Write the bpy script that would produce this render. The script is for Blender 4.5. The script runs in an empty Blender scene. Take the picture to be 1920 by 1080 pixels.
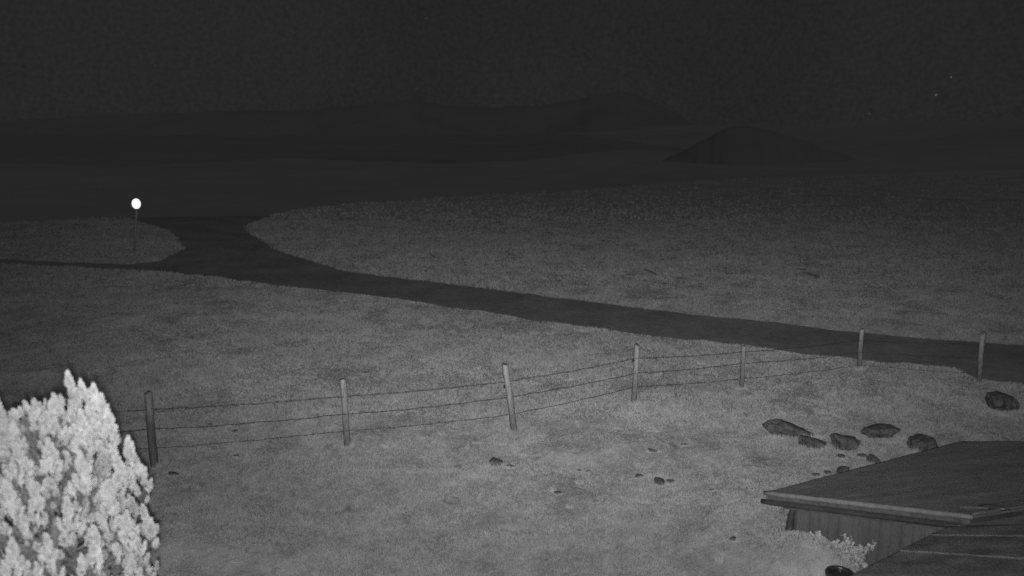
import bpy, math, random
import numpy as np
from mathutils import Vector, Matrix, noise as mnoise

random.seed(7); RNG = np.random.default_rng(11)
S = bpy.context.scene
COL = S.collection

# ------------------------------------------------------------------ camera
F, CX, CY = 1500.0, 960.0, 540.0
PITCH = math.radians(11.4)
CAMZ = 6.0
cam_d = bpy.data.cameras.new('camera'); cam = bpy.data.objects.new('camera', cam_d)
COL.objects.link(cam); S.camera = cam
cam.location = (0, 0, CAMZ)
cam.rotation_euler = (math.radians(90) - PITCH, 0, 0)
cam_d.sensor_width = 36.0; cam_d.lens = 36.0 * F / 1920.0
cam_d.clip_start = 0.1; cam_d.clip_end = 9000
cam_d.dof.use_dof = True; cam_d.dof.focus_distance = 17.0; cam_d.dof.aperture_fstop = .95

# ------------------------------------------------------------------ night sky, added fill sun, infrared floodlight
w = bpy.data.worlds.new('World'); S.world = w; w.use_nodes = True
nt = w.node_tree; N = nt.nodes; N.clear()
out = N.new('ShaderNodeOutputWorld'); bg = N.new('ShaderNodeBackground')
tc = N.new('ShaderNodeTexCoord')
n1 = N.new('ShaderNodeTexNoise'); n1.inputs['Scale'].default_value = 3.0; n1.inputs['Detail'].default_value = 3
n2 = N.new('ShaderNodeTexNoise'); n2.inputs['Scale'].default_value = 230.0; n2.inputs['Detail'].default_value = 2
m1 = N.new('ShaderNodeMapRange'); m1.inputs['From Min'].default_value = .3; m1.inputs['From Max'].default_value = .7
m1.inputs['To Min'].default_value = .0172; m1.inputs['To Max'].default_value = .0210
m2 = N.new('ShaderNodeMapRange'); m2.inputs['From Min'].default_value = .25; m2.inputs['From Max'].default_value = .75
m2.inputs['To Min'].default_value = .84; m2.inputs['To Max'].default_value = 1.16
mu = N.new('ShaderNodeMath'); mu.operation = 'MULTIPLY'
L = nt.links
for n in (n1, n2): L.new(tc.outputs['Generated'], n.inputs['Vector'])
L.new(n1.outputs['Fac'], m1.inputs['Value']); L.new(n2.outputs['Fac'], m2.inputs['Value'])
L.new(m1.outputs[0], mu.inputs[0]); L.new(m2.outputs[0], mu.inputs[1])
L.new(mu.outputs[0], bg.inputs['Color']); bg.inputs['Strength'].default_value = 1.0
L.new(bg.outputs[0], out.inputs['Surface'])

night_fill_d = bpy.data.lights.new('night_fill', 'SUN'); night_fill_d.energy = .135; night_fill_d.angle = math.radians(25)  # weak soft sun added as even fill to lift the far land
night_fill = bpy.data.objects.new('night_fill', night_fill_d); COL.objects.link(night_fill)
night_fill.rotation_euler = (math.radians(38), 0, math.radians(6))

# the webcam's own infrared floodlight, mounted just under the lens
def floodlight(name, watts, cone, aim, sy, dx):
    d = bpy.data.lights.new(name, 'SPOT')
    d.energy = watts; d.shadow_soft_size = .03; d.spot_size = math.radians(cone); d.spot_blend = 1.0
    o = bpy.data.objects.new(name, d); COL.objects.link(o)
    o.location = (dx, .03, CAMZ - .09)
    v = Vector(((aim[0]-CX)/F, math.cos(PITCH) - (aim[1]-CY)/F*math.sin(PITCH), -math.sin(PITCH) - (aim[1]-CY)/F*math.cos(PITCH)))
    o.rotation_euler = v.to_track_quat('-Z', 'Y').to_euler(); o.scale = (1.0, sy, 1.0)
floodlight('infrared_floodlight', 8900, 84, (1070, 430), .51, .05)
floodlight('infrared_floodlight', 2700, 156, (740, 780), 1.0, -.05)

S.view_settings.view_transform = 'Standard'; S.view_settings.look = 'None'
S.view_settings.exposure = 0; S.view_settings.gamma = 1; S.view_settings.use_curve_mapping = False
S.cycles.use_denoising = False
S.cycles.max_bounces = 4; S.cycles.diffuse_bounces = 2

# ------------------------------------------------------------------ helpers
def ray(px, py):
    a, b = (px-CX)/F, (py-CY)/F
    return Vector((a, math.cos(PITCH) - b*math.sin(PITCH), -math.sin(PITCH) - b*math.cos(PITCH)))
O = Vector((0, 0, CAMZ))
def P(px, py, z=0.0):
    r = ray(px, py); return O + r*((z-CAMZ)/r.z)
def PY(px, py, y):
    r = ray(px, py); return O + r*(y/r.y)
def PP(px, py, p0, n):
    r = ray(px, py); return O + r*((p0-O).dot(n)/r.dot(n))

def sm(e0, e1, x):
    t = np.clip((x-e0)/(e1-e0), 0, 1); return t*t*(3-2*t)

def vnoise(x, y, seed=0):
    xi = np.floor(x).astype(np.int64); yi = np.floor(y).astype(np.int64)
    fx, fy = x-xi, y-yi
    fx = fx*fx*(3-2*fx); fy = fy*fy*(3-2*fy)
    def h(a, b):
        v = (a*374761393 + b*668265263 + seed*974711) & 0xffffffff
        v = ((v ^ (v >> 13))*1274126177) & 0xffffffff
        return ((v ^ (v >> 16)) & 0xffff)/65535.0
    return (h(xi, yi)*(1-fx)+h(xi+1, yi)*fx)*(1-fy) + (h(xi, yi+1)*(1-fx)+h(xi+1, yi+1)*fx)*fy
def fbm(x, y, o=3, seed=0):
    s = 0; a = 1; t = 0
    for k in range(o):
        s = s + a*vnoise(x*2**k, y*2**k, seed+k*17); t += a; a *= .5
    return s/t*2-1

# road outline: near edges are projected on the field, far edges on the lower road bed
near_e = [(2150,790),(2000,752),(1930,730),(1880,722),(1835,712),(1800,696),(1740,689),(1610,678),(1500,664),(1400,650),(1200,625),
          (1000,597),(850,575),(640,545),(400,518),(280,508),(130,500),(0,493),(-250,484)]
far_l = [(-250,478),(0,485),(130,491),(240,494),(300,488),(345,468),(338,452),(300,432),(262,420),(235,408)]
far_r = [(520,404),(465,422),(460,436),(520,470),(640,505),(800,528),(960,546),(1150,571),(1300,590),(1450,606),(1610,625),(1760,639),(1920,650),(2150,664)]
road_px = [P(*p) for p in near_e] + [P(p[0], p[1], -.15) for p in far_l]
tail = [Vector((-27.0, 62, 0)), Vector((-19.0, 66, 0))]
road_poly = np.array([[v.x, v.y] for v in road_px + tail + [P(p[0], p[1], -.15) for p in far_r]])

near_pl = np.array([[v.x, v.y] for v in (P(*p) for p in near_e)])
def pdist(x, y, pl):
    d = np.full(x.shape, 1e9)
    for (ax, ay), (bx, by) in zip(pl[:-1], pl[1:]):
        ex, ey = bx-ax, by-ay; wx, wy = x-ax, y-ay
        t = np.clip((wx*ex+wy*ey)/(ex*ex+ey*ey+1e-12), 0, 1)
        d = np.minimum(d, np.hypot(wx-t*ex, wy-t*ey))
    return d
def sdist(x, y, poly):
    d = np.full(x.shape, 1e9); inside = np.zeros(x.shape, bool)
    n = len(poly)
    for i in range(n):
        ax, ay = poly[i]; bx, by = poly[(i+1) % n]
        ex, ey = bx-ax, by-ay; wx, wy = x-ax, y-ay
        t = np.clip((wx*ex+wy*ey)/(ex*ex+ey*ey+1e-12), 0, 1)
        d = np.minimum(d, np.hypot(wx-t*ex, wy-t*ey))
        c = ((ay > y) != (by > y))
        with np.errstate(divide='ignore', invalid='ignore'):
            xx = (bx-ax)*(y-ay)/(by-ay+1e-12)+ax
        inside ^= (c & (x < xx))
    return np.where(inside, -d, d)

CREX = np.array([-200,-60,-30,-26,-17,-14,-5,19,60,200]); CREY = np.array([42,44,47,52,54,60,68,86,104,130])
def crest(x): return np.interp(x, CREX, CREY) + 1.5*fbm(x/6, x*0+3, 2, 5)
def base(x, y):
    s = .10*fbm(x/9, y/9, 2, 1)*sm(4, 14, y) + .22*fbm(x/26, y/26, 2, 2)*sm(24, 50, y)
    s = s + (-7.0)*(1-.55*sm(0, 40, x))*sm(0, 45+30*sm(0, 30, x), y-crest(x)) + .9*fbm(x/60, y/60, 3, 9)*sm(70, 140, y)
    s = s + 12*sm(60, 260, x)*sm(90, 260, y)
    return s
def height(x, y):
    x = np.asarray(x, float); y = np.asarray(y, float)
    b = base(x, y)
    bump = .40*np.exp(-((x-3.9)**2/2.2 + (y-10.7)**2/3.2)) + .33*np.exp(-((x-3.92)**2/.25 + (y-9.62)**2/.4)) + .22*np.exp(-((x-4.2)**2/.3 + (y-9.1)**2/.4))
    sd = np.full(x.shape, 9.0)
    m = (y > 12) & (y < 75) & (np.abs(x) < 60)
    if m.any(): sd[m] = sdist(x[m], y[m], road_poly)
    nse = .12*fbm(x*1.3, y*1.3, 3, 21)
    dn = np.full(x.shape, 9.0)
    if m.any(): dn[m] = pdist(x[m], y[m], near_pl)
    nw = np.where(dn-np.abs(sd) < .05, 1.0, 0.0)          # this side of the road: a sharp low bank; far side: a gentle one
    prof = nw*.10*np.exp(-np.clip(sd, 0, 9)/1.2)*sm(-.1, .3, sd) - nw*.26*sm(.45, -.45, sd+nse) - (1-nw)*.20*sm(1.0, -.45, sd+nse) 
    rough = (.035*fbm(x*2.6, y*2.6, 3, 31) + .05*fbm(x*.9, y*.9, 2, 37))*sm(-.2, .5, sd)
    return b + bump + prof + rough
def H(x, y): return float(height(np.array([x]), np.array([y]))[0])
def G(px, py):
    r = ray(px, py)
    ts = np.concatenate([np.linspace(6, 30, 1200), np.linspace(30, 140, 1500)])
    xs, ys, zs = r.x*ts, r.y*ts, CAMZ+r.z*ts
    k = np.argmax(zs < height(xs, ys))
    return Vector((xs[k], ys[k], H(xs[k], ys[k])))

def mesh_np(name, v, f, mat=None, smooth=False):
    v = np.asarray(v, np.float32); f = np.asarray(f, np.int32)
    me = bpy.data.meshes.new(name)
    me.vertices.add(len(v)); me.vertices.foreach_set('co', v.ravel())
    k = f.shape[1]
    me.loops.add(f.size); me.loops.foreach_set('vertex_index', f.ravel())
    me.polygons.add(len(f)); me.polygons.foreach_set('loop_start', np.arange(0, f.size, k, dtype=np.int32))
    me.polygons.foreach_set('loop_total', np.full(len(f), k, np.int32))
    if smooth: me.polygons.foreach_set('use_smooth', np.ones(len(f), bool))
    me.update(); me.validate()
    if mat: me.materials.append(mat)
    return me
def link(name, me, parent=None, loc=None):
    o = bpy.data.objects.new(name, me); COL.objects.link(o)
    if loc is not None: o.location = loc
    if parent: o.parent = parent
    return o
def empty(name, loc, label, cat, group=None):
    o = link(name, None, loc=loc); o['label'] = label; o['category'] = cat
    if group: o['group'] = group
    return o
def tag(o, label=None, cat=None, group=None, kind=None):
    if label: o['label'] = label
    if cat: o['category'] = cat
    if group: o['group'] = group
    if kind: o['kind'] = kind
    return o
class MB:
    def __init__(s): s.v = []; s.f = []
    def poly(s, pts, faces):
        b = len(s.v); s.v += [tuple(p) for p in pts]; s.f += [tuple(b+i for i in q) for q in faces]
    def slab(s, pts, th, n=None):
        pts = [Vector(p) for p in pts]
        if n is None: n = (pts[1]-pts[0]).cross(pts[2]-pts[0]).normalized()
        if n.z < 0: n = -n
        k = len(pts); q = pts + [p-n*th for p in pts]
        s.poly(q, [tuple(range(k)), tuple(range(2*k-1, k-1, -1))] + [(i, (i+1) % k, k+(i+1) % k, k+i) for i in range(k)])
    def tube(s, path, rads, n=8, caps=True, sq=None):
        path = [Vector(p) for p in path]; rings = []
        for i, p in enumerate(path):
            t = (path[min(i+1, len(path)-1)]-path[max(i-1, 0)]).normalized()
            a = Vector((0, 0, 1)) if abs(t.z) < .8 else Vector((1, 0, 0))
            u = t.cross(a).normalized(); v = t.cross(u)
            r = rads[i] if hasattr(rads, '__len__') else rads
            rings.append([p + (u*math.cos(2*math.pi*k/n)+v*math.sin(2*math.pi*k/n))*r for k in range(n)])
        b = len(s.v)
        for r in rings: s.v += [tuple(q) for q in r]
        for i in range(len(rings)-1):
            for k in range(n):
                s.f.append((b+i*n+k, b+i*n+(k+1) % n, b+(i+1)*n+(k+1) % n, b+(i+1)*n+k))
        if caps:
            s.f.append(tuple(b+k for k in range(n))[::-1]); e = b+(len(rings)-1)*n
            s.f.append(tuple(e+k for k in range(n)))
    def lathe(s, prof, n=32, c=(0, 0, 0)):
        b = len(s.v)
        for r, z in prof:
            for k in range(n):
                a = 2*math.pi*k/n; s.v.append((c[0]+r*math.cos(a), c[1]+r*math.sin(a), c[2]+z))
        for i in range(len(prof)-1):
            for k in range(n):
                s.f.append((b+i*n+k, b+i*n+(k+1) % n, b+(i+1)*n+(k+1) % n, b+(i+1)*n+k))
    def mesh(s, name, mat, smooth=False, off=None):
        me = bpy.data.meshes.new(name)
        v = s.v if off is None else [(a-off[0], b-off[1], c-off[2]) for a, b, c in s.v]
        me.from_pydata(v, [], s.f); me.update()
        if smooth:
            for p in me.polygons: p.use_smooth = True
        me.materials.append(mat); return me
    def obj(s, name, mat, parent=None, smooth=False):
        off = parent.location if parent is not None else None
        return link(name, s.mesh(name, mat, smooth, off), parent)

# ------------------------------------------------------------------ materials (infrared picture: every surface is a grey)
def mat(name, lo, hi, scales=((6, .6), (60, .4)), rough=.9, bump=0, bscale=40, spec=.2, transl=0, zfade=None, stretch=None, obj=True, fleck=False, up=0):
    m = bpy.data.materials.new(name); m.use_nodes = True
    t = m.node_tree; n = t.nodes; l = t.links
    b = n['Principled BSDF']; b.inputs['Roughness'].default_value = rough; b.inputs['Specular IOR Level'].default_value = spec
    c = n.new('ShaderNodeTexCoord'); src = c.outputs['Object']
    if not obj:
        g = n.new('ShaderNodeNewGeometry'); src = g.outputs['Position']
    if stretch:
        mp = n.new('ShaderNodeMapping'); mp.inputs['Scale'].default_value = stretch
        l.new(src, mp.inputs['Vector']); src = mp.outputs[0]
    acc = None
    for sc, wt in scales:
        x = n.new('ShaderNodeTexNoise'); x.inputs['Scale'].default_value = sc; x.inputs['Detail'].default_value = 4
        l.new(src, x.inputs['Vector'])
        y = n.new('ShaderNodeMath'); y.operation = 'MULTIPLY'; y.inputs[1].default_value = wt
        l.new(x.outputs['Fac'], y.inputs[0])
        if acc is None: acc = y.outputs[0]
        else:
            z = n.new('ShaderNodeMath'); z.operation = 'ADD'; l.new(acc, z.inputs[0]); l.new(y.outputs[0], z.inputs[1]); acc = z.outputs[0]
    r = n.new('ShaderNodeMapRange'); r.inputs['From Min'].default_value = .36; r.inputs['From Max'].default_value = .64
    r.inputs['To Min'].default_value = lo; r.inputs['To Max'].default_value = hi
    l.new(acc, r.inputs['Value']); colr = r.outputs[0]
    if zfade:   # damp, algae-dark foot of a post
        sp = n.new('ShaderNodeSeparateXYZ'); l.new(c.outputs['Object'], sp.inputs[0])
        q = n.new('ShaderNodeMapRange'); q.inputs['From Min'].default_value = zfade[0]; q.inputs['From Max'].default_value = zfade[1]
        q.inputs['To Min'].default_value = zfade[2]; q.inputs['To Max'].default_value = 1
        l.new(sp.outputs['Z'], q.inputs['Value'])
        z = n.new('ShaderNodeMath'); z.operation = 'MULTIPLY'; l.new(colr, z.inputs[0]); l.new(q.outputs[0], z.inputs[1]); colr = z.outputs[0]
    if fleck:
        x = n.new('ShaderNodeTexNoise'); x.inputs['Scale'].default_value = 3.3; x.inputs['Detail'].default_value = 3; x.inputs['Distortion'].default_value = .6
        l.new(src, x.inputs['Vector'])
        q = n.new('ShaderNodeMapRange'); q.inputs['From Min'].default_value = .27; q.inputs['From Max'].default_value = .36
        q.inputs['To Min'].default_value = .66; q.inputs['To Max'].default_value = 1
        l.new(x.outputs['Fac'], q.inputs['Value'])
        z = n.new('ShaderNodeMath'); z.operation = 'MULTIPLY'; l.new(colr, z.inputs[0]); l.new(q.outputs[0], z.inputs[1]); colr = z.outputs[0]
    l.new(colr, b.inputs['Base Color'])
    if up:   # blades in a dense sward share the light of the sward: lean their shading normal upwards
        g2 = n.new('ShaderNodeNewGeometry'); a_ = n.new('ShaderNodeVectorMath'); a_.operation = 'ADD'
        a_.inputs[1].default_value = (0, 0, up); l.new(g2.outputs['Normal'], a_.inputs[0])
        nn_ = n.new('ShaderNodeVectorMath'); nn_.operation = 'NORMALIZE'; l.new(a_.outputs[0], nn_.inputs[0]); l.new(nn_.outputs[0], b.inputs['Normal'])
    if bump:
        x = n.new('ShaderNodeTexNoise'); x.inputs['Scale'].default_value = bscale; x.inputs['Detail'].default_value = 6
        l.new(src, x.inputs['Vector'])
        q = n.new('ShaderNodeBump'); q.inputs['Strength'].default_value = bump; q.inputs['Distance'].default_value = .03
        l.new(x.outputs['Fac'], q.inputs['Height']); l.new(q.outputs[0], b.inputs['Normal'])
    if transl:
        tr = n.new('ShaderNodeBsdfTranslucent'); l.new(colr, tr.inputs['Color'])
        mx = n.new('ShaderNodeMixShader'); mx.inputs[0].default_value = transl
        o = [k for k in n if k.type == 'OUTPUT_MATERIAL'][0]
        l.new(b.outputs[0], mx.inputs[1]); l.new(tr.outputs[0], mx.inputs[2]); l.new(mx.outputs[0], o.inputs['Surface'])
    return m
GRS = ((.35, .26), (1.7, .38), (6.5, .36))
M = dict(
    soil=mat('turf_soil', .28, .50, GRS, fleck=True, bump=.5, bscale=25, obj=False),
    grass=mat('grass_blades', .40, .66, GRS, up=1.0, fleck=True, transl=.3, spec=.1, obj=False),
    moor=mat('moorland', .32, .39, ((.006, .6), (.08, .4)), obj=False),
    hill=mat('far_hillside', .27, .32, ((.01, .6), (.1, .4)), obj=False),
    dark=mat('dark_headland', .245, .285, ((.03, .6), (.3, .4)), obj=False),
    road=mat('gravel_road', .19, .31, ((.5, .5), (4, .3), (30, .2)), bump=.4, bscale=60, obj=False),
    rock=mat('lichen_rock', .045, .15, ((7, .6), (40, .4)), bump=1, bscale=14),
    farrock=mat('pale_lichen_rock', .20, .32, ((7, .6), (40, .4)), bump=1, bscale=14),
    pale=mat('pale_stone', .5, .7, ((9, .5), (40, .5)), bump=.5),
    wood2=mat('damp_post_wood', .12, .30, ((3, .4), (25, .6)), bump=.6, bscale=30, stretch=(3, 3, .4), zfade=(.8, 1.05, .55)),
    wood=mat('weathered_post_wood', .18, .42, ((3, .4), (25, .6)), bump=.6, bscale=30, stretch=(3, 3, .4), zfade=(.05, 1.0, .42)),
    wire=mat('rusty_wire', .05, .12, ((40, 1),), rough=.7),
    plastic=mat('black_insulator', .02, .03, ((20, 1),), rough=.4),
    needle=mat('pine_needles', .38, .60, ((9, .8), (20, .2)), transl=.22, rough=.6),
    innerneedle=mat('shaded_old_needles', .10, .22, ((6, .5), (30, .5)), rough=.7),  # old inner needles, darkened also to paint the shade between shoots
    bark=mat('pine_bark', .10, .2, ((10, .5), (40, .5)), bump=.8),
    felt=mat('roofing_felt', .14, .26, ((1.5, .4), (9, .4), (60, .2)), stretch=(.45, 2.2, 1), rough=.75, bump=.5, bscale=50, spec=.35),
    felt2=mat('dark_roofing_felt', .06, .15, ((2.5, .6), (20, .4)), rough=.7, bump=.5, bscale=40, spec=.35, stretch=(1, 3, 1)),
    trim=mat('roof_trim', .06, .13, ((4, .5), (30, .5)), rough=.55, spec=.5, bump=.3, stretch=(.5, 3, 3)),
    trimd=mat('dark_gutter', .04, .07, ((4, .5), (30, .5)), rough=.35, spec=.6),
    board=mat('wall_boards', .09, .16, ((2.5, .5), (30, .5)), bump=.4, stretch=(4, 4, .5), rough=.8),
    leaf=mat('bright_leaves', .6, .8, ((8, .5), (30, .5)), transl=.2, rough=.6),
    barrel=mat('dark_barrel', .03, .06, ((6, .5), (40, .5)), rough=.3, spec=.6),
    metal=mat('dark_sign_post', .24, .29, ((6, 1),), rough=.5),
)
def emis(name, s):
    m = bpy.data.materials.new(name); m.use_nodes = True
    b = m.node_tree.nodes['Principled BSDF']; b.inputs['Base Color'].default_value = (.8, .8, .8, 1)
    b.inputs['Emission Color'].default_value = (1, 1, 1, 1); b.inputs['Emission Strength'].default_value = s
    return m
M['glow'] = emis('sign_glow', .95); M['star'] = emis('starlight', .13)  # sign head emits to stand in for its bright reflection

# ------------------------------------------------------------------ ground
def axis(lo, hi, step, outs, g=1.09):
    a = list(np.arange(lo, hi, step)); s = step; v = a[-1]
    while v < outs[1]: s *= g; v += s; a.append(v)
    s = step; v = a[0]; pre = []
    while v > outs[0]: s *= g; v -= s; pre.append(v)
    return np.array(pre[::-1]+a)
gx = axis(-20, 20, .12, (-1500, 1500), 1.07); gy = axis(6, 46, .11, (-60, 2600), 1.035)
X, Y = np.meshgrid(gx, gy); Z = height(X, Y)
nx, ny = len(gx), len(gy)
idx = np.arange(nx*ny).reshape(ny, nx)
F4 = np.stack([idx[:-1, :-1].ravel(), idx[:-1, 1:].ravel(), idx[1:, 1:].ravel(), idx[1:, :-1].ravel()], 1)
gme = mesh_np('ground', np.stack([X.ravel(), Y.ravel(), Z.ravel()], 1), F4, M['soil'], True)
gme.materials.append(M['moor']); gme.materials.append(M['hill'])
fx = X[:-1, :-1].ravel(); fy = Y[:-1, :-1].ravel()
gme.polygons.foreach_set('material_index', (fy > crest(fx)+3).astype(np.int32) + ((fy > 330 + 120*fbm(fx/90, fy/300, 3, 13)) & (fx < 70))*1)
tag(link('ground', gme), kind='structure')

# road bed as its own sheet, a little lower than the turf on both sides
rx = np.arange(-62, 34, .35); ry = np.arange(15, 70, .35)
RX, RY = np.meshgrid(rx, ry)
RZ = base(RX, RY) - .15 + .008*fbm(RX*1.7, RY*1.7, 3, 77) 
sd = sdist(RX, RY, road_poly)
keep = (sd < .6)
idx = np.arange(RX.size).reshape(RX.shape)
kf = keep[:-1, :-1] & keep[1:, 1:] & keep[:-1, 1:] & keep[1:, :-1]
F4 = np.stack([idx[:-1, :-1][kf], idx[:-1, 1:][kf], idx[1:, 1:][kf], idx[1:, :-1][kf]], 1)
used, inv = np.unique(F4, return_inverse=True)
rv = np.stack([RX.ravel(), RY.ravel(), RZ.ravel()], 1)[used]
tag(link('road', mesh_np('road', rv, inv.reshape(F4.shape), M['road'], True)), kind='structure')

# ------------------------------------------------------------------ building footprints (needed before the grass)
C0 = P(1440, 924, 1.0); C1 = P(1822, 968, 1.6); R0 = P(1800, 829, 1.0)
pn = (C1-C0).cross(R0-C0).normalized()
if pn.z < 0: pn = -pn
R2 = PP(2120, 831, C0, pn); E0 = PP(2080, 928, C0, pn)
ZB = 2.0
A1 = P(1780, 988, ZB); A0 = P(1420, 1167, ZB); A2 = P(2080, 980, ZB); A3 = P(2080, 1330, ZB)

# ------------------------------------------------------------------ grass: one mass of short blades
def blades(n, xr, yr, hgt, wid, per=3, seed=1, dens=None):
    r = np.random.default_rng(seed)
    u = r.random(n)
    y = yr[0] + (yr[1]-yr[0])*u; x = (r.random(n)*2-1)*(xr[0] + (xr[1]-xr[0])*u)
    sdv = np.full(n, 9.0); m = (y > 12)
    sdv[m] = sdist(x[m], y[m], road_poly)
    k = (sdv + .12*fbm(x*1.3, y*1.3, 3, 21) > -.02 + .22*r.random(n)**2) & (y < crest(x)+3)
    clump = fbm(x*1.1, y*1.1, 3, 55)
    k &= r.random(n) < (.8 + .4*clump)*(1-.92*sm(34, 74, y-.25*np.abs(x)*(x < 0)+.35*np.clip(x, 0, 40)))
    x, y, clump = x[k], y[k], clump[k]; n = len(x)
    z = height(x, y)
    x = np.repeat(x, per); y = np.repeat(y, per); z = np.repeat(z, per); c = np.repeat(clump, per)
    n = len(x)
    x = x + r.normal(0, wid*.5, n); y = y + r.normal(0, wid*.5, n)
    h = hgt*(.55+.9*r.random(n))*np.clip(1+1.0*c, .4, 2.0)
    wv = wid*(.5+.8*r.random(n)); a = r.random(n)*math.pi*2; dx, dy = np.cos(a), np.sin(a)
    lx, ly = r.normal(0, .6, n)*h, r.normal(0, .6, n)*h
    v = np.empty((n, 3, 3))
    v[:, 0] = np.stack([x-dx*wv/2, y-dy*wv/2, z-.01+0*x], 1)
    v[:, 1] = np.stack([x+dx*wv/2, y+dy*wv/2, z-.01+0*x], 1)
    v[:, 2] = np.stack([x+lx, y+ly, z+h], 1)
    return v.reshape(-1, 3)
parts = [blades(330000, (6.5, 11), (8.2, 16), .030, .014, 2, 1),
         blades(330000, (11, 20), (16, 30), .042, .024, 2, 2),
         blades(220000, (20, 36), (30, 52), .075, .055, 2, 3),
         blades(120000, (36, 62), (52, 98), .12, .12, 2, 4)]
gv = np.concatenate(parts)
# ------------------------------------------------------------------ hills
def ridge(name, pts, dist, zb, depth, m, seed, amp):
    px = np.array([p[0] for p in pts], float); py = np.array([p[1] for p in pts], float)
    qs = np.linspace(px[0], px[-1], 220); tops = np.interp(qs, px, py) + 2.2*fbm(qs/17, qs*0+seed, 3, seed)
    nu = 24; V = []; amax = max(PY(a, b, dist).z for a, b in zip(qs, tops))
    for i, (a, b) in enumerate(zip(qs, tops)):
        t = PY(a, b, dist); ds = depth*max(.12, min(1, (t.z-zb)/(amax-zb)))
        for j in range(nu):
            u = -1 + 2*j/(nu-1)
            prof = math.cos(u*math.pi/2)**1.3 if abs(u) < 1 else 0
            x = t.x*(dist+u*ds)/dist
            z = zb + (t.z-zb)*prof
            V.append((x, dist+u*ds, z))
    V = np.array(V)
    mid = np.abs(np.tile(np.linspace(-1, 1, nu), len(qs)))
    V[:, 2] += amp*fbm(V[:, 0]/(depth*.25), V[:, 1]/(depth*.25), 3, seed)*mid*(1-mid)*3
    idx = np.arange(len(V)).reshape(len(qs), nu)
    f = np.stack([idx[:-1, :-1].ravel(), idx[1:, :-1].ravel(), idx[1:, 1:].ravel(), idx[:-1, 1:].ravel()], 1)
    tag(link(name, mesh_np(name, V, f, m, True)), kind='structure')
ridge('mountain', [(-300,236),(0,226),(200,218),(420,208),(560,206),(640,201),(700,193),(765,186),(840,197),(920,203),(1000,200),(1080,188),
      (1120,176),(1165,170),(1200,178),(1232,192),(1262,208),(1300,232),(1350,262),(1400,300)], 1500, -20, 500, M['hill'], 3, 16)
ridge('headland', [(1120,338),(1220,312),(1290,278),(1340,250),(1376,236),(1407,236),(1445,243),(1480,256),(1508,263),(1545,279),(1570,284),(1610,300),(1642,307),(1700,310),(1780,316),(1880,332)], 215, -9, 28, M['dark'], 8, .6)

# ------------------------------------------------------------------ stars
for k, (px, py, s, lab) in enumerate([(1783,145,1.3,'rightmost faint star, a tiny point high above the two right fence posts'),
      (1755,178,1.5,'faint star just below and left of the rightmost star'),
      (1630,213,.8,'dim star low over the dark headland on the right'),
      (291,123,.6,'lone faint star high above the round road sign'),
      (800,34,.5,'faint star near the top edge left of the picture centre'),
      (781,166,.45,'dim star just above the middle mountain peak')]):
    p = PY(px, py, 4000)
    mb = MB(); mb.lathe([(0, -s*2.6), (s*1.9, -s*1.9), (s*2.6, 0), (s*1.9, s*1.9), (0, s*2.6)], 8)
    o = link('star', mb.mesh('star', M['star']), loc=p); tag(o, lab, 'star', 'faint stars in the night sky')

# ------------------------------------------------------------------ road sign, its reflection of the floodlight put in as glow
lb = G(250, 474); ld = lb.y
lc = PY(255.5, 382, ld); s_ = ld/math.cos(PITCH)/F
sign = empty('road_sign', lb, 'round white road sign on a thin dark post beside the road junction, glowing in place of its reflection', 'road sign')
mb = MB(); mb.tube([lb-Vector((0, 0, .3)), Vector((lc.x, lc.y, lc.z-.28))], [.045, .035], 10); mb.obj('post', M['metal'], sign, True)
mb = MB(); mb.lathe([(.06, -.34), (.07, -.26), (.10, -.235)], 16, lc); mb.obj('collar', M['metal'], sign, True)
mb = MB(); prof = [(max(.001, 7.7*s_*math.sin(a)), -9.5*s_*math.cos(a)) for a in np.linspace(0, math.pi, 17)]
mb.lathe(prof, 24, lc); mb.obj('sign_head', M['glow'], sign, True)
mb = MB(); mb.lathe([(.09, 0), (.09, .06), (.05, .12)], 12, (lb.x, lb.y, lb.z-.03)); mb.obj('base_collar', M['metal'], sign, True)

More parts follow.
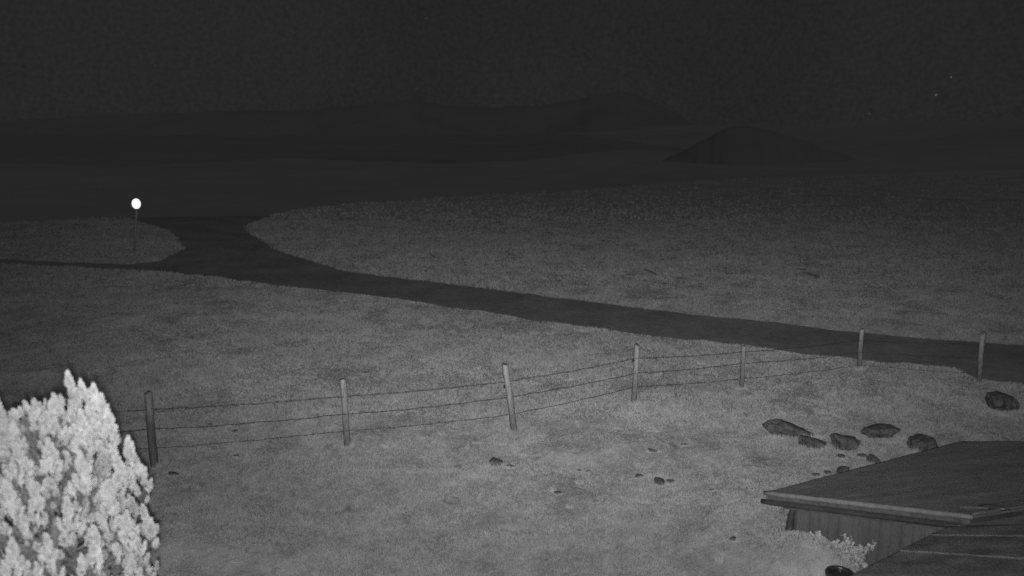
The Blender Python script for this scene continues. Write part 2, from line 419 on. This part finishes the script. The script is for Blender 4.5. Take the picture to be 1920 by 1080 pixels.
# ------------------------------------------------------------------ fence
posts = [((-120,905),(-138,760),(792,830,866)), ((290,876),(277,738),(766,803,838)), ((652,838),(643,713),(742,775,806)), ((965,810),(947,685),(714,743,775)),
         ((1188,757),(1195,648),(671,699,724)), ((1390,729),(1395,650),(659,680,709)), ((1611,692),(1616,618),(638,660,683)), ((1835,719),(1843,626),(646,671,699))]
pb = [G(*a) for a, b, c in posts]
fence = empty('wire_fence', pb[2].copy(), 'three strand barbed wire fence on seven weathered round wooden posts across the pasture', 'fence')
wpts = [[], [], []]
for i, ((bx, by), (tx, ty), ws) in enumerate(posts):
    b = pb[i]; t = PY(tx, ty, b.y - (.05 if i % 2 else -.04))
    d = (t-b)
    r0 = (.062, .068, .062, .064, .058, .052, .056, .056)[i]
    lo = b - d.normalized()*.3
    mb = MB(); nseg = 9; ring = []
    path = []; rads = []
    for k in range(nseg+1):
        u = k/nseg; q = lo.lerp(t, u)
        path.append(q + Vector((.006*math.sin(u*7+i), .006*math.cos(u*5+i*2), 0))); rads.append(r0*(1.08-.16*u)*(1+.03*math.sin(k*2.3+i)))
    path.append(t + d.normalized()*.012); rads.append(r0*.72)
    mb.tube(path, rads, 12)
    me = mb.mesh('post', M['wood2' if i == 1 else 'wood'], True, b)
    po = link('post', me, fence); po.location = b - fence.location
    if i == 1: po['label'] = 'darkest damp post beside the pale pine'
    if i == 3: po['label'] = 'post leaning to the left'
    for k, wy in enumerate(ws):
        u = (wy-by)/(ty-by); q = PY(bx+(tx-bx)*u, wy, b.y)
        q = q + Vector((0, -r0*.85, 0)); wpts[k].append(q)
        s = MB(); s.tube([q+Vector((-.012, .012, .02)), q+Vector((-.004, -.012, 0)), q+Vector((.008, .012, -.02))], .003, 5)
        so = link('staple', s.mesh('staple', M['wire'], False, b), po)
    if i in (3, 4):
        q = PY(946 if i == 3 else 1187, 725 if i == 3 else 676, b.y)
        s = MB(); s.tube([q+Vector((.05, 0, 0)), q+Vector((.01, -.01, 0)), q+Vector((-.012, -.01, .0))], [.006, .016, .016], 8)
        s.tube([q+Vector((-.002, -.01, -.028)), q+Vector((-.002, -.01, .028))], [.012, .014], 8)
        link('insulator', s.mesh('insulator', M['plastic'], True, b), po)
for k in range(3):
    mb = MB(); path = []
    for a, b in zip(wpts[k][:-1], wpts[k][1:]):
        L_ = (b-a).length; n = max(10, int(L_/.12)); sag = .028*L_*(.8+.3*random.random())
        for j in range(n + (b is wpts[k][-1])):
            u = j/n; q = a.lerp(b, u); q.z -= sag*4*u*(1-u)*.35
            path.append(q + Vector((0, random.gauss(0, .004), random.gauss(0, .0055))))
    mb.tube(path, .0042, 5)
    for j in range(2, len(path)-2):
        if random.random() < .8:
            p = path[j].lerp(path[j+1], random.random())
            for _ in range(2):
                v = Vector((random.gauss(0, .35), random.gauss(0, 1), random.gauss(0, 1))).normalized()*.017
                mb.tube([p-v, p+v], .0032, 3, False)
            mb.tube([p+Vector((-.02, 0, 0)), p+Vector((.02, 0, 0))], .0075, 5)
    mb.obj('wire', M['wire'], fence)

# ------------------------------------------------------------------ rocks
def rock_mesh(seed, a, b, c, m, inv=0):
    import bmesh
    bm = bmesh.new(); bmesh.ops.create_icosphere(bm, subdivisions=4, radius=1)
    sv = Vector((seed*3.17, seed*1.3, seed*.7)); rs = random.Random(seed)
    cuts = []
    for _ in range(9):
        n = Vector((rs.gauss(0, 1), rs.gauss(0, 1), rs.gauss(.2, .7))).normalized(); cuts.append((n, rs.uniform(.62, .95)))
    for v in bm.verts:
        p = v.co.copy()
        n = mnoise.noise(p*1.1+sv)*.38 + mnoise.noise(p*3+sv)*.14
        q = p*(1.08+n)
        for cn, cd in cuts:
            e = q.dot(cn)-cd
            if e > 0: q -= cn*e*.9
        q += p*(mnoise.noise(p*5+sv)*.10 + mnoise.noise(p*13+sv)*.06)
        if q.z > .6: q.z = .6+(q.z-.6)*.4
        if inv:
            k = .45+.6*min(1, max(0, (q.z+.7)/1.1)); q.x *= k
        v.co = Vector((q.x*a*1.12, q.y*b, q.z*c))
    me = bpy.data.meshes.new('rock'); bm.to_mesh(me); bm.free()
    me.materials.append(m); return me
RG = 'dark rocks lying in the pasture'
tufts = []
rocks = [ # px, py(centre), w px, h px, tilt, label, material
 (1490,807,80,28,-20,'largest long dark rock, left end of the rock group above the shed roof','rock'),
 (1527,829,54,22,-14,'flat dark rock touching the lower right end of the longest rock','rock'),
 (1589,828,48,38,-12,'dark wedge shaped rock, second from the left in the group above the shed roof','rock'),
 (1650,808,76,28,0,'flat dark rock with pointed ends at the top of the group above the shed roof','rock'),
 (1737,829,56,38,6,'rounded dark rock nearest the top corner of the shed roof','rock'),
 (1578,855,20,8,0,'tiny dark stone just under the wedge shaped rock','rock'),
 (1618,854,18,8,0,'small flat stone left of the leaning stone at the shed roof edge','rock'),
 (1642,862,24,18,-30,'small leaning dark stone right at the shed roof edge','rock'),
 (1581,880,24,18,0,'small dark rock half hidden behind the shed roof edge','rock'),
 (1553,886,16,9,0,'small stone left of the half hidden rock at the shed roof edge','rock'),
 (1530,890,20,7,0,'low broken stone closest to the left tip of the shed roof','rock'),
 (1884,751,62,44,0,'big square dark boulder at the right edge below the road','rock'),
 (929,866,30,16,-15,'lone dark rock in the grass below the leaning fence post','rock'),
 (958,875,18,5,0,'flat stone sliver just right of the lone dark rock','rock'),
 (1239,903,22,14,-20,'dark rock in the middle of the open grass left of the shed','rock'),
 (1258,903,14,9,0,'small stone touching the right side of the rock in the open grass','rock'),
 (1199,892,17,8,0,'small stone left of the rock in the open grass','rock'),
 (1225,845,26,5,-15,'thin dark sliver of rock below the fifth fence post','rock'),
 (1284,834,13,5,0,'tiny stone uphill from the thin sliver of rock','rock'),
 (1087,882,8,9,0,'tiny upright stone midway between the lone rock and the open grass rock','rock'),
 (1103,884,9,7,0,'tiny stone just right of the tiny upright stone','rock'),
 (1376,1010,12,10,0,'lone small dark stone left of the shed corner','rock'),
 (1336,920,10,4,0,'tiny stone in grass left of the shed roof tip','rock'),
 (1046,924,18,7,0,'faint low stone near the bottom centre of the pasture','rock'),
 (810,693,11,4,0,'tiny dark stone beyond the fence left of the leaning post','rock'),
 (685,699,12,4,0,'tiny dark stone beyond the fence near the post with the pale top','rock'),
 (391,797,11,5,0,'small dark stone seen between the fence wires near the pine','rock'),
 (440,809,11,6,0,'small dark stone right of the pale stone behind the wires','rock'),
 (428,798,10,4,0,'small pale stone seen between the fence wires','pale'),
 (441,855,10,6,0,'tiny dark stone this side of the fence near the pine','rock'),
 (1222,512,36,14,-20,'dark rock in the far pasture beyond the road, left of the two largest','rock'),
 (1178,515,13,6,0,'tiny rock left of the slanting rock in the far pasture','rock'),
 (1264,486,16,5,0,'faint small rock furthest up the far pasture slope','rock'),
 (1518,517,42,16,-10,'wide dark rock in the far pasture on the right','rock'),
 (1505,506,22,7,0,'low rock against the upper left of the wide far rock','rock'),
 (930,420,26,7,0,'dark low rock far out in the pasture at the picture centre','rock'),
 (1145,619,5,7,0,'tiny upright dark stone on the near edge of the road','rock'),
 (1197,777,34,4,0,'low broken stones at the foot of the fifth fence post','rock'),
 (325,889,22,8,-10,'low dark stone at the foot of the damp post by the pine','rock'),
]
for i, (px, py, wp, hp, tilt, lab, mk) in enumerate(rocks):
    g = G(px, py + hp*.42)
    dd = (g-O).dot(ray(CX, CY).normalized())
    a = wp/2/F*dd; hz = hp/2/F*dd
    el = math.atan2(CAMZ-g.z, g.y)
    # half height seen from above = combination of depth and height
    b = min(a*.9, hz/max(.12, math.sin(el))*.62); c = max(hz*.95, .03)
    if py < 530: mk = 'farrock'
    o = link('rock', rock_mesh(i+1, a*.95, b, c*1.4, M[mk], i in (2, 3)))
    tufts.append((g.x, g.y-b*.2, a, b, .045 if wp < 30 else .10))
    o.location = (g.x, g.y+b*.5, H(g.x, g.y+b*.5)+c*.22)
    o.rotation_euler = (0, -math.radians(tilt), math.radians(tilt)*.3); tag(o, lab, 'rock', RG if mk != 'pale' else None)

# longer grass left standing round the rocks and the feet of the posts
for b in pb: tufts.append((b.x, b.y, .11, .11, .11))
ur = random.Random(9)
for _ in range(260):     # scattered tussocks
    y = ur.uniform(9, 30); x = ur.uniform(-.62, .62)*y
    if float(sdist(np.array([x]), np.array([y]), road_poly)[0]) > .3: tufts.append((x, y, ur.uniform(.02, .16), ur.uniform(.02, .12), ur.uniform(.03, .10)))
tr = np.random.default_rng(4); tv = [gv]
for (x, y, a, b, h) in tufts:
    n = int(60+800*(a+b)); an = np.where(tr.random(n) < .35, tr.random(n)*2*math.pi, math.pi*(1+tr.random(n))); rr_ = .72+.55*tr.random(n)
    xs = x+np.cos(an)*a*rr_; ys = y+np.sin(an)*b*rr_; zs = height(xs, ys)
    hh = h*(.2+.9*tr.random(n)**2+.4*(fbm(xs*9, ys*9, 2, 3) > .1)); wv = .014; d = tr.random(n)*6.283
    v = np.empty((n, 3, 3))
    v[:, 0] = np.stack([xs-np.cos(d)*wv/2, ys-np.sin(d)*wv/2, zs-.01], 1)
    v[:, 1] = np.stack([xs+np.cos(d)*wv/2, ys+np.sin(d)*wv/2, zs-.01], 1)
    v[:, 2] = np.stack([xs+tr.normal(0, .35, n)*hh, ys+tr.normal(0, .35, n)*hh, zs+hh], 1)
    tv.append(v.reshape(-1, 3))
gv = np.concatenate(tv); gf = np.arange(len(gv)).reshape(-1, 3)
tag(link('grass', mesh_np('grass', gv, gf, M['grass'])), kind='stuff', label='short pale grass covering the pasture on both sides of the road', cat='grass')

# ------------------------------------------------------------------ shed with felt roof
def shift(p, d): return p + Vector(d)
shed = empty('shed', Vector((C0.x+.8, C0.y-.4, .1)), 'low garden shed with dark felt roof and vertical board wall, sunk into the bank', 'shed')
NS = 6
ed = (C1-C0).normalized()
for k in range(NS):
    s0, s1 = k/NS, (k+1)/NS
    V0, V1 = C0.lerp(C1, s0), C0.lerp(C1, s1); W0, W1 = R2.lerp(E0, s0), R2.lerp(E0, s1)
    up = pn*(.006+.0012*(k % 2))
    V1b, W1b = V1, W1
    pts = [C0, R0, R2, W1b, V1b] if k == 0 else [V0, W0, W1b, V1b]
    # several cells along the strip so that the felt waves a little
    mb = MB(); mb.slab([p+up for p in pts], .022, pn); mb.obj('roof_strip', M['felt'], shed)
# deck under the felt
mb = MB(); mb.slab([p-pn*.03 for p in (C0, R0, R2, E0, C1)], .05, pn); mb.obj('roof_deck', M['trimd'], shed)
# verge: rolled felt edge, barge board, round gutter, lower fascia
out_ = ed.cross(Vector((0, 0, 1))).normalized()
if out_.x > 0: out_ = -out_
rt = (C1-C0)
def edge(a, b, off, r, name, m, n=20, wob=.002, sides=12):
    mb = MB(); path = [a.lerp(b, j/n)+off+Vector((0, 0, wob*math.sin(j*2.1))) for j in range(n+1)]
    rads = [r*(.7 if j in (0, n) else 1) for j in range(n+1)]
    mb.tube(path, rads, sides); return mb.obj(name, m, shed, True)
edge(C0-ed*.05, C1+ed*.02, out_*.012+Vector((0, 0, -.005)), .034, 'rolled_verge', M['felt'])
mb = MB(); a, b = C0+out_*.03, C1+out_*.03
dz = Vector((0, 0, -1))
def board(a, b, h0, h1, o, th, name, m):
    mb = MB(); n = 14; V = []
    for j in range(n+1):
        q = a.lerp(b, j/n)
        w1, w2 = random.uniform(-.004, .004), random.uniform(-.007, .007)
        V += [q+dz*(h0+w1)+out_*o, q+dz*(h1+w2)+out_*o, q+dz*h1+out_*(o-th), q+dz*h0+out_*(o-th)]
    fs = []
    for j in range(n):
        for e in range(4): fs.append((j*4+e, j*4+(e+1) % 4, (j+1)*4+(e+1) % 4, (j+1)*4+e))
    fs += [(0, 1, 2, 3), (n*4+3, n*4+2, n*4+1, n*4)]
    mb.poly(V, fs); return mb.obj(name, m, shed)
board(C0, C1, .035, .095, .030, .03, 'barge_board', M['trim'])
edge(C0-ed*.07, C1+ed*.0, out_*.035+dz*.125, .040, 'gutter_pipe', M['trimd'], wob=.001)
board(C0+ed*.25, C1, .15, .205, .015, .03, 'lower_fascia', M['trim'])
# near top edge of the shed roof, facing the house
mb = MB(); q0, q1 = C1, E0
mb.poly([q0, q1, q1+dz*.22, q0+dz*.22, q0+Vector((0, .05, 0)), q1+Vector((0, .05, 0)), q1+Vector((0, .05, -.22)), q0+Vector((0, .05, -.22))],
        [(0, 3, 2, 1), (4, 5, 6, 7), (0, 1, 5, 4), (3, 7, 6, 2), (0, 4, 7, 3), (1, 2, 6, 5)])
mb.obj('top_fascia', M['trim'], shed)
mb = MB(); n = 16
mb.tube([q0.lerp(q1, j/n)+pn*(.02+.004*math.sin(j*2)) for j in range(n+1)], .026, 8); mb.obj('ridge_roll', M['trim'], shed, True)
# folded flashing lying on the roof near the corner
f0 = PP(1836, 955, C0, pn)+pn*.03; f1 = PP(1895, 962, C0, pn)+pn*.03
mb = MB(); mb.tube([f0, f0.lerp(f1, .3)+pn*.015, f0.lerp(f1, .7)+pn*.01, f1], [.018, .032, .026, .008], 8); mb.obj('flashing_roll', M['trimd'], shed, True)
mb = MB(); g0 = PP(1800, 954, C0, pn); g1 = PP(1838, 957, C0, pn)
mb.slab([g0+pn*.035, g1+pn*.045, g1+pn*.045+ed*.09, g0+pn*.03+ed*.05], .02, pn); mb.obj('flashing_sheet', M['trim'], shed)
# wall of vertical boards under the verge
wi = -out_*.16
wa = C0 + ed*.30 + wi; wb = C1 + wi
Lw = (wb-wa).length; nb = 34
for j in range(nb):
    u0, u1 = j/nb, (j+.98)/nb
    p, q = wa.lerp(wb, u0), wa.lerp(wb, u1)
    o = out_*(.006 if j % 2 else .0) + out_*random.uniform(-.003, .003)
    bot = -.35
    mb = MB()
    V = [p+o+dz*.03, q+o+dz*.03, Vector((q.x, q.y, bot))+o, Vector((p.x, p.y, bot))+o]
    mb.poly(V+[v-out_*.022 for v in V], [(0, 3, 2, 1), (4, 5, 6, 7), (0, 1, 5, 4), (2, 3, 7, 6), (1, 2, 6, 5), (0, 4, 7, 3)])
    mb.obj('wall_board', M['board'], shed)
mb = MB(); p, q = wa-out_*.03, wb-out_*.03
V = [p+dz*.06, q+dz*.06, Vector((q.x, q.y, -.35)), Vector((p.x, p.y, -.35))]
mb.poly(V+[v-out_*.08 for v in V], [(0, 3, 2, 1), (4, 5, 6, 7), (0, 1, 5, 4), (2, 3, 7, 6), (1, 2, 6, 5), (0, 4, 7, 3)]); mb.obj('wall', M['trimd'], shed)
# far wall under the eave from the left tip to the back corner
mb = MB(); bk = (R0-C0); inn = -out_*.0
p, q = wa + bk*.0, R0 + (C1-C0).normalized()*.2
V = [p+dz*.08, q+dz*.08, Vector((q.x, q.y, -.4)), Vector((p.x, p.y, -.4))]; nn = Vector((bk.y, -bk.x, 0)).normalized()*.08
mb.poly(V+[v+nn for v in V], [(0, 3, 2, 1), (4, 5, 6, 7), (0, 1, 5, 4), (2, 3, 7, 6), (1, 2, 6, 5), (0, 4, 7, 3)]); mb.obj('back_wall', M['board'], shed)
# corner bracket post under the gutter
cp = PY(1487, 955, C0.y-.12); cq = PY(1480, 1000, C0.y-.14)
mb = MB(); mb.tube([cp+Vector((.02, 0, .05)), cp, cp.lerp(cq, .5)+Vector((-.012, 0, 0)), cq, cq-Vector((0, 0, .25))], [.045, .045, .05, .062, .06], 10)
mb.obj('corner_post', M['trimd'], shed, True)

# ------------------------------------------------------------------ nearer outbuilding: only its roof corner is seen
ob = empty('outbuilding', Vector((A1.x+.6, A1.y-.6, 0)), 'nearer outbuilding in the bottom right corner showing only its very dark flat roof', 'building')
NS = 4; up = Vector((0, 0, 1))
for k in range(NS):
    s0, s1 = [0, .115, .30, .60, 1][k:k+2]
    V0, V1 = A1.lerp(A0, s0), A1.lerp(A0, s1); W0, W1 = A2.lerp(A3, s0), A2.lerp(A3, s1)
    mb = MB(); e = .008*(k % 2)
    mb.slab([V0+up*e, W0+up*e, W1+up*e, V1+up*e], .03, up); mb.obj('roof_strip', M['felt2'], ob)
    if k:
        mb = MB(); n = 30
        mb.tube([V0.lerp(W0, j/n)+up*(.012+.003*math.sin(j*1.3+k)) for j in range(n+1)], .0035, 6); mb.obj('lap_seam', M['felt'], ob, True)
mb = MB(); mb.slab([p-up*.034 for p in (A1, A2, A3, A0)], .09, up); mb.obj('roof_deck', M['trimd'], ob)
cc = (A0+A1+A2+A3)/4
ins = [p.lerp(cc, .10) for p in (A0, A1, A2, A3)]
for a, b in zip(ins, ins[1:]+ins[:1]):
    mb = MB(); d = (b-a).normalized(); nn = Vector((d.y, -d.x, 0))*.08
    V = [a+Vector((0, 0, -.126)), b+Vector((0, 0, -.126)), Vector((b.x, b.y, -.4)), Vector((a.x, a.y, -.4))]
    V = [v + (d*.08 if i in (0, 3) else Vector()) for i, v in enumerate(V)]
    mb.poly(V+[v-nn for v in V], [(0, 3, 2, 1), (4, 5, 6, 7), (0, 1, 5, 4), (2, 3, 7, 6), (1, 2, 6, 5), (0, 4, 7, 3)]); mb.obj('wall', M['board'], ob)

# ------------------------------------------------------------------ barrel
bz = .62
bc = P(1575, 1073, bz); dd = (bc-O).dot(ray(CX, CY).normalized()); br = 26/F*dd
bg_ = Vector((bc.x, bc.y, H(bc.x, bc.y)-.02)); hb = bz-bg_.z
bar = empty('barrel', bg_, 'dark round barrel with a shiny recessed lid beside the lowest roof corner', 'barrel')
mb = MB(); mb.lathe([(.001, 0), (br*.86, 0), (br*.9, .02), (br*.97, hb*.5), (br*.94, hb-.05), (br*.94, hb-.03)], 36, bg_); mb.obj('body', M['barrel'], bar, True)
mb = MB(); mb.lathe([(br*.95, hb-.05), (br, hb-.035), (br*1.0, hb-.008), (br*.95, hb), (br*.84, hb), (br*.78, hb-.012), (br*.76, hb-.04)], 36, bg_); mb.obj('rim', M['barrel'], bar, True)
mb = MB(); mb.lathe([(br*.77, hb-.042), (br*.55, hb-.03), (br*.3, hb-.022), (br*.14, hb-.012), (.001, hb-.010)], 36, bg_); mb.obj('lid', M['barrel'], bar, True)

# ------------------------------------------------------------------ plants by the shed wall
def leafy(px, py, hgt, nst, lab, spread):
    wq = PP(px, py, C0+wi, out_) + out_*.10; g = Vector((wq.x, wq.y, H(wq.x, wq.y))); t = empty('leafy_plant', g, lab, 'plant', 'pale leafy plants against the shed wall')
    st = MB(); lf = MB()
    for s in range(nst):
        a = random.random()*6.28; ln = hgt*random.uniform(.55, 1); d = Vector((math.cos(a)*spread, math.sin(a)*spread, 1)).normalized()
        base_ = g + Vector((math.cos(a), math.sin(a), 0))*random.uniform(0, spread*.12)
        pts = [base_ + d*ln*u + Vector((math.cos(a), math.sin(a), 0))*u*u*ln*.18 for u in (0, .35, .7, 1)]
        pts[0] = pts[0] - Vector((0, 0, .05))
        st.tube(pts, [.004, .003, .003, .002], 4)
        for q in range(44):
            u = .15+.85*random.random(); p = base_ + d*ln*u + Vector((math.cos(a), math.sin(a), 0))*u*u*ln*.18
            v = Vector((random.gauss(0, 1), random.gauss(0, 1), random.gauss(.5, .6))).normalized(); sd_ = v.cross(Vector((random.random(), random.random(), .4))).normalized()
            l = random.uniform(.028, .052)
            lf.poly([p, p+v*l*.5+sd_*l*.32, p+v*l, p+v*l*.5-sd_*l*.32], [(0, 1, 2, 3)])
    st.obj('stem', M['bark'], t); tag(lf.obj('foliage', M['leaf'], t), kind='stuff')
leafy(1610, 1056, .42, 22, 'tallest pale leafy plant against the shed wall boards', .3)
leafy(1638, 1058, .34, 16, 'pale leafy plant reaching over the lower roof edge', .7)
leafy(1592, 1052, .22, 14, 'low pale leafy plant behind the barrel', .6)
leafy(1574, 1044, .10, 8, 'small pale leafy plant left of the tallest plant', .6)
leafy(1545, 1024, .07, 8, 'very low pale leafy plant where the bank meets the wall', .8)

# ------------------------------------------------------------------ pine in front of the camera
TD = 5.4
top = PY(128, 700, TD); PXM = F/(TD/math.cos(PITCH)*1.03)
ctr = PY(52, 700, TD+.1)
tree = empty('pine_tree', Vector((ctr.x, ctr.y, H(ctr.x, ctr.y)-.02)), 'bushy pale pine tree with upright candle shoots at the left edge', 'tree')
def shoot_mesh(seed, n=130, L0=.075, R=.029):
    r = random.Random(seed); mb = MB()
    mb.tube([(0, 0, -.05), (0, 0, L0*.5), (0, 0, L0*.9)], [.004, .003, .001], 4)
    for k in range(n):
        u = r.random()**.8; z = -.03+L0*u; a = r.random()*6.283
        lean = .95*(1-u*.75)
        d = Vector((math.cos(a)*lean, math.sin(a)*lean, .75+.5*u)).normalized()
        ln = R*1.25*(.7+.5*r.random())*(1.0 if u < .85 else .8)
        p = Vector((0, 0, z)); e = p+d*ln; sd_ = d.cross(Vector((r.random()-.5, r.random()-.5, r.random()-.5))).normalized()*.0038
        mb.poly([p-sd_*.7, p+sd_*.7, e+sd_*.5, e-sd_*.5], [(0, 1, 2, 3)])
    return mb.mesh('shoot', M['needle'])
SH = [shoot_mesh(k) for k in range(6)]
SV = [np.array([tuple(v.co) for v in m.vertices]) for m in SH]
SF = [[tuple(p.vertices) for p in m.polygons] for m in SH]
def Rb(h):  # crown radius against depth below the top
    return float(np.interp(h, [0, .12, .3, .55, .9, 1.2, 1.6, 2.2, 2.9, 3.5], [.02, .08, .21, .37, .50, .56, .60, .70, .78, .5]))
spots = []
rr = random.Random(5)
def add(p, d, s): spots.append((p, d.normalized(), s))
leaders = [(128,698,0,.50),(173,718,.05,.42),(202,770,-.1,.3),(240,818,0,.36),(256,856,.1,.30),(100,738,-.15,.3),(66,750,.05,.34),(-6,745,0,.5),(-45,760,.1,.5),
           (24,790,.0,.4),(150,712,.05,.2),(188,740,.0,.2),(150,770,-.35,.3),(218,850,-.3,.3),(90,820,-.45,.3),(30,830,-.35,.35),(268,945,.0,.28),(281,975,-.02,.10),(150,850,-.55,.3),(200,900,-.5,.3),(60,900,-.6,.3),(125,930,-.62,.3),(10,900,-.6,.3),
           (235,960,-.4,.3),(175,985,-.6,.3),(85,1000,-.65,.3),(20,1010,-.68,.3),(245,1040,-.2,.3)]
for (lx, ly, dy, ln) in leaders:
    a = PY(lx, ly, TD+dy)
    nn = int(ln*64)
    for k in range(nn):
        h = .0 + ln*(k/nn); r_ = .006+.17*(k/nn)**1.25*ln/.4*rr.random()**.5
        an = rr.random()*6.283
        add(a+Vector((math.cos(an)*r_, math.sin(an)*r_, -h-.05)), Vector((math.cos(an)*.35*(k/nn+.1), math.sin(an)*.35*(k/nn+.1), 1)), rr.uniform(.7, 1.05))
    add(a+Vector((0, 0, -.075)), Vector((0, 0, 1)), 1.0)
    add(a+Vector((.01, 0, -.12)), Vector((.1, 0, 1)), 1.0)
c0 = Vector((ctr.x, ctr.y+.1, top.z))
inner = []
for k in range(2250):
    deep = k >= 1350
    h = .36 + 3.0*rr.random(); an = rr.random()*6.283; r_ = Rb(h)*((.35+.40*rr.random()) if deep else (.86+.16*rr.random()))
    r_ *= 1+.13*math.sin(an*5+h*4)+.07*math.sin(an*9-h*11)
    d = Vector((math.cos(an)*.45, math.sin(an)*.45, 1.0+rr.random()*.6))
    q = c0+Vector((math.cos(an)*r_*.93, math.sin(an)*r_*.93, -h-(.1 if deep else 0)))
    if deep: inner.append((q, d.normalized(), rr.uniform(.9, 1.3)))
    else: add(q, d, rr.uniform(.6, 1.1))
# nearest visible shoots become single parts, the rest one mass
def vis(s):
    p = s[0]; v = p-O; dpt = v.dot(ray(CX, CY).normalized()); x = CX+F*v.x/dpt
    rot = Vector((0, math.sin(PITCH), math.cos(PITCH))); y = CY-F*v.dot(rot)/dpt
    ok = -10 < x < 330 and 690 < y < 1090
    return (0 if ok else 50)+dpt
order = sorted(spots, key=vis)
V = []; Fc = []; nv = 0
for k, (p, d, s) in enumerate(order):
    q = d.to_track_quat('Z', 'Y') @ Matrix.Rotation(rr.random()*6.28, 3, 'Z').to_quaternion()
    i = k % 6
    if k < 290:
        o = link('shoot', SH[i], tree); o.location = p-tree.location
        o.rotation_mode = 'QUATERNION'; o.rotation_quaternion = q; o.scale = (s, s, s*1.05)
def mass(lst, m):
    V = []; Fc = []; nv = 0
    for k, (p, d, sc) in enumerate(lst):
        q = d.to_track_quat('Z', 'Y') @ Matrix.Rotation(rr.random()*6.28, 3, 'Z').to_quaternion()
        i = k % 6; R3 = np.array(q.to_matrix())*sc
        V.append(SV[i]@R3.T + np.array(p-tree.location)); Fc += [tuple(a+nv for a in f) for f in SF[i] if len(f) == 4]; nv += len(SV[i])
    tag(link('foliage', mesh_np('foliage', np.concatenate(V), np.array(Fc), m), tree), kind='stuff')
mass(order[290:], M['needle']); mass(inner, M['innerneedle'])
# trunk and limbs
mb = MB(); tb = tree.location
mb.tube([tb-Vector((0, 0, .2)), tb+Vector((.03, 0, 1.4)), tb+Vector((.0, .03, 2.8)), Vector((c0.x+.1, c0.y, top.z-.35))], [.11, .09, .06, .015], 10)
mb.obj('trunk', M['bark'], tree, True)
for k in range(60):
    h = rr.uniform(.45, 3.2); an = rr.random()*6.283; r_ = Rb(h)*.85
    a = Vector((c0.x+.04, c0.y, top.z-h-.25)); b = c0+Vector((math.cos(an)*r_, math.sin(an)*r_, -h))
    mb = MB(); mb.tube([a, a.lerp(b, .5)-Vector((0, 0, .05)), b], [.022, .014, .005], 6); mb.obj('branch', M['bark'], tree, True)
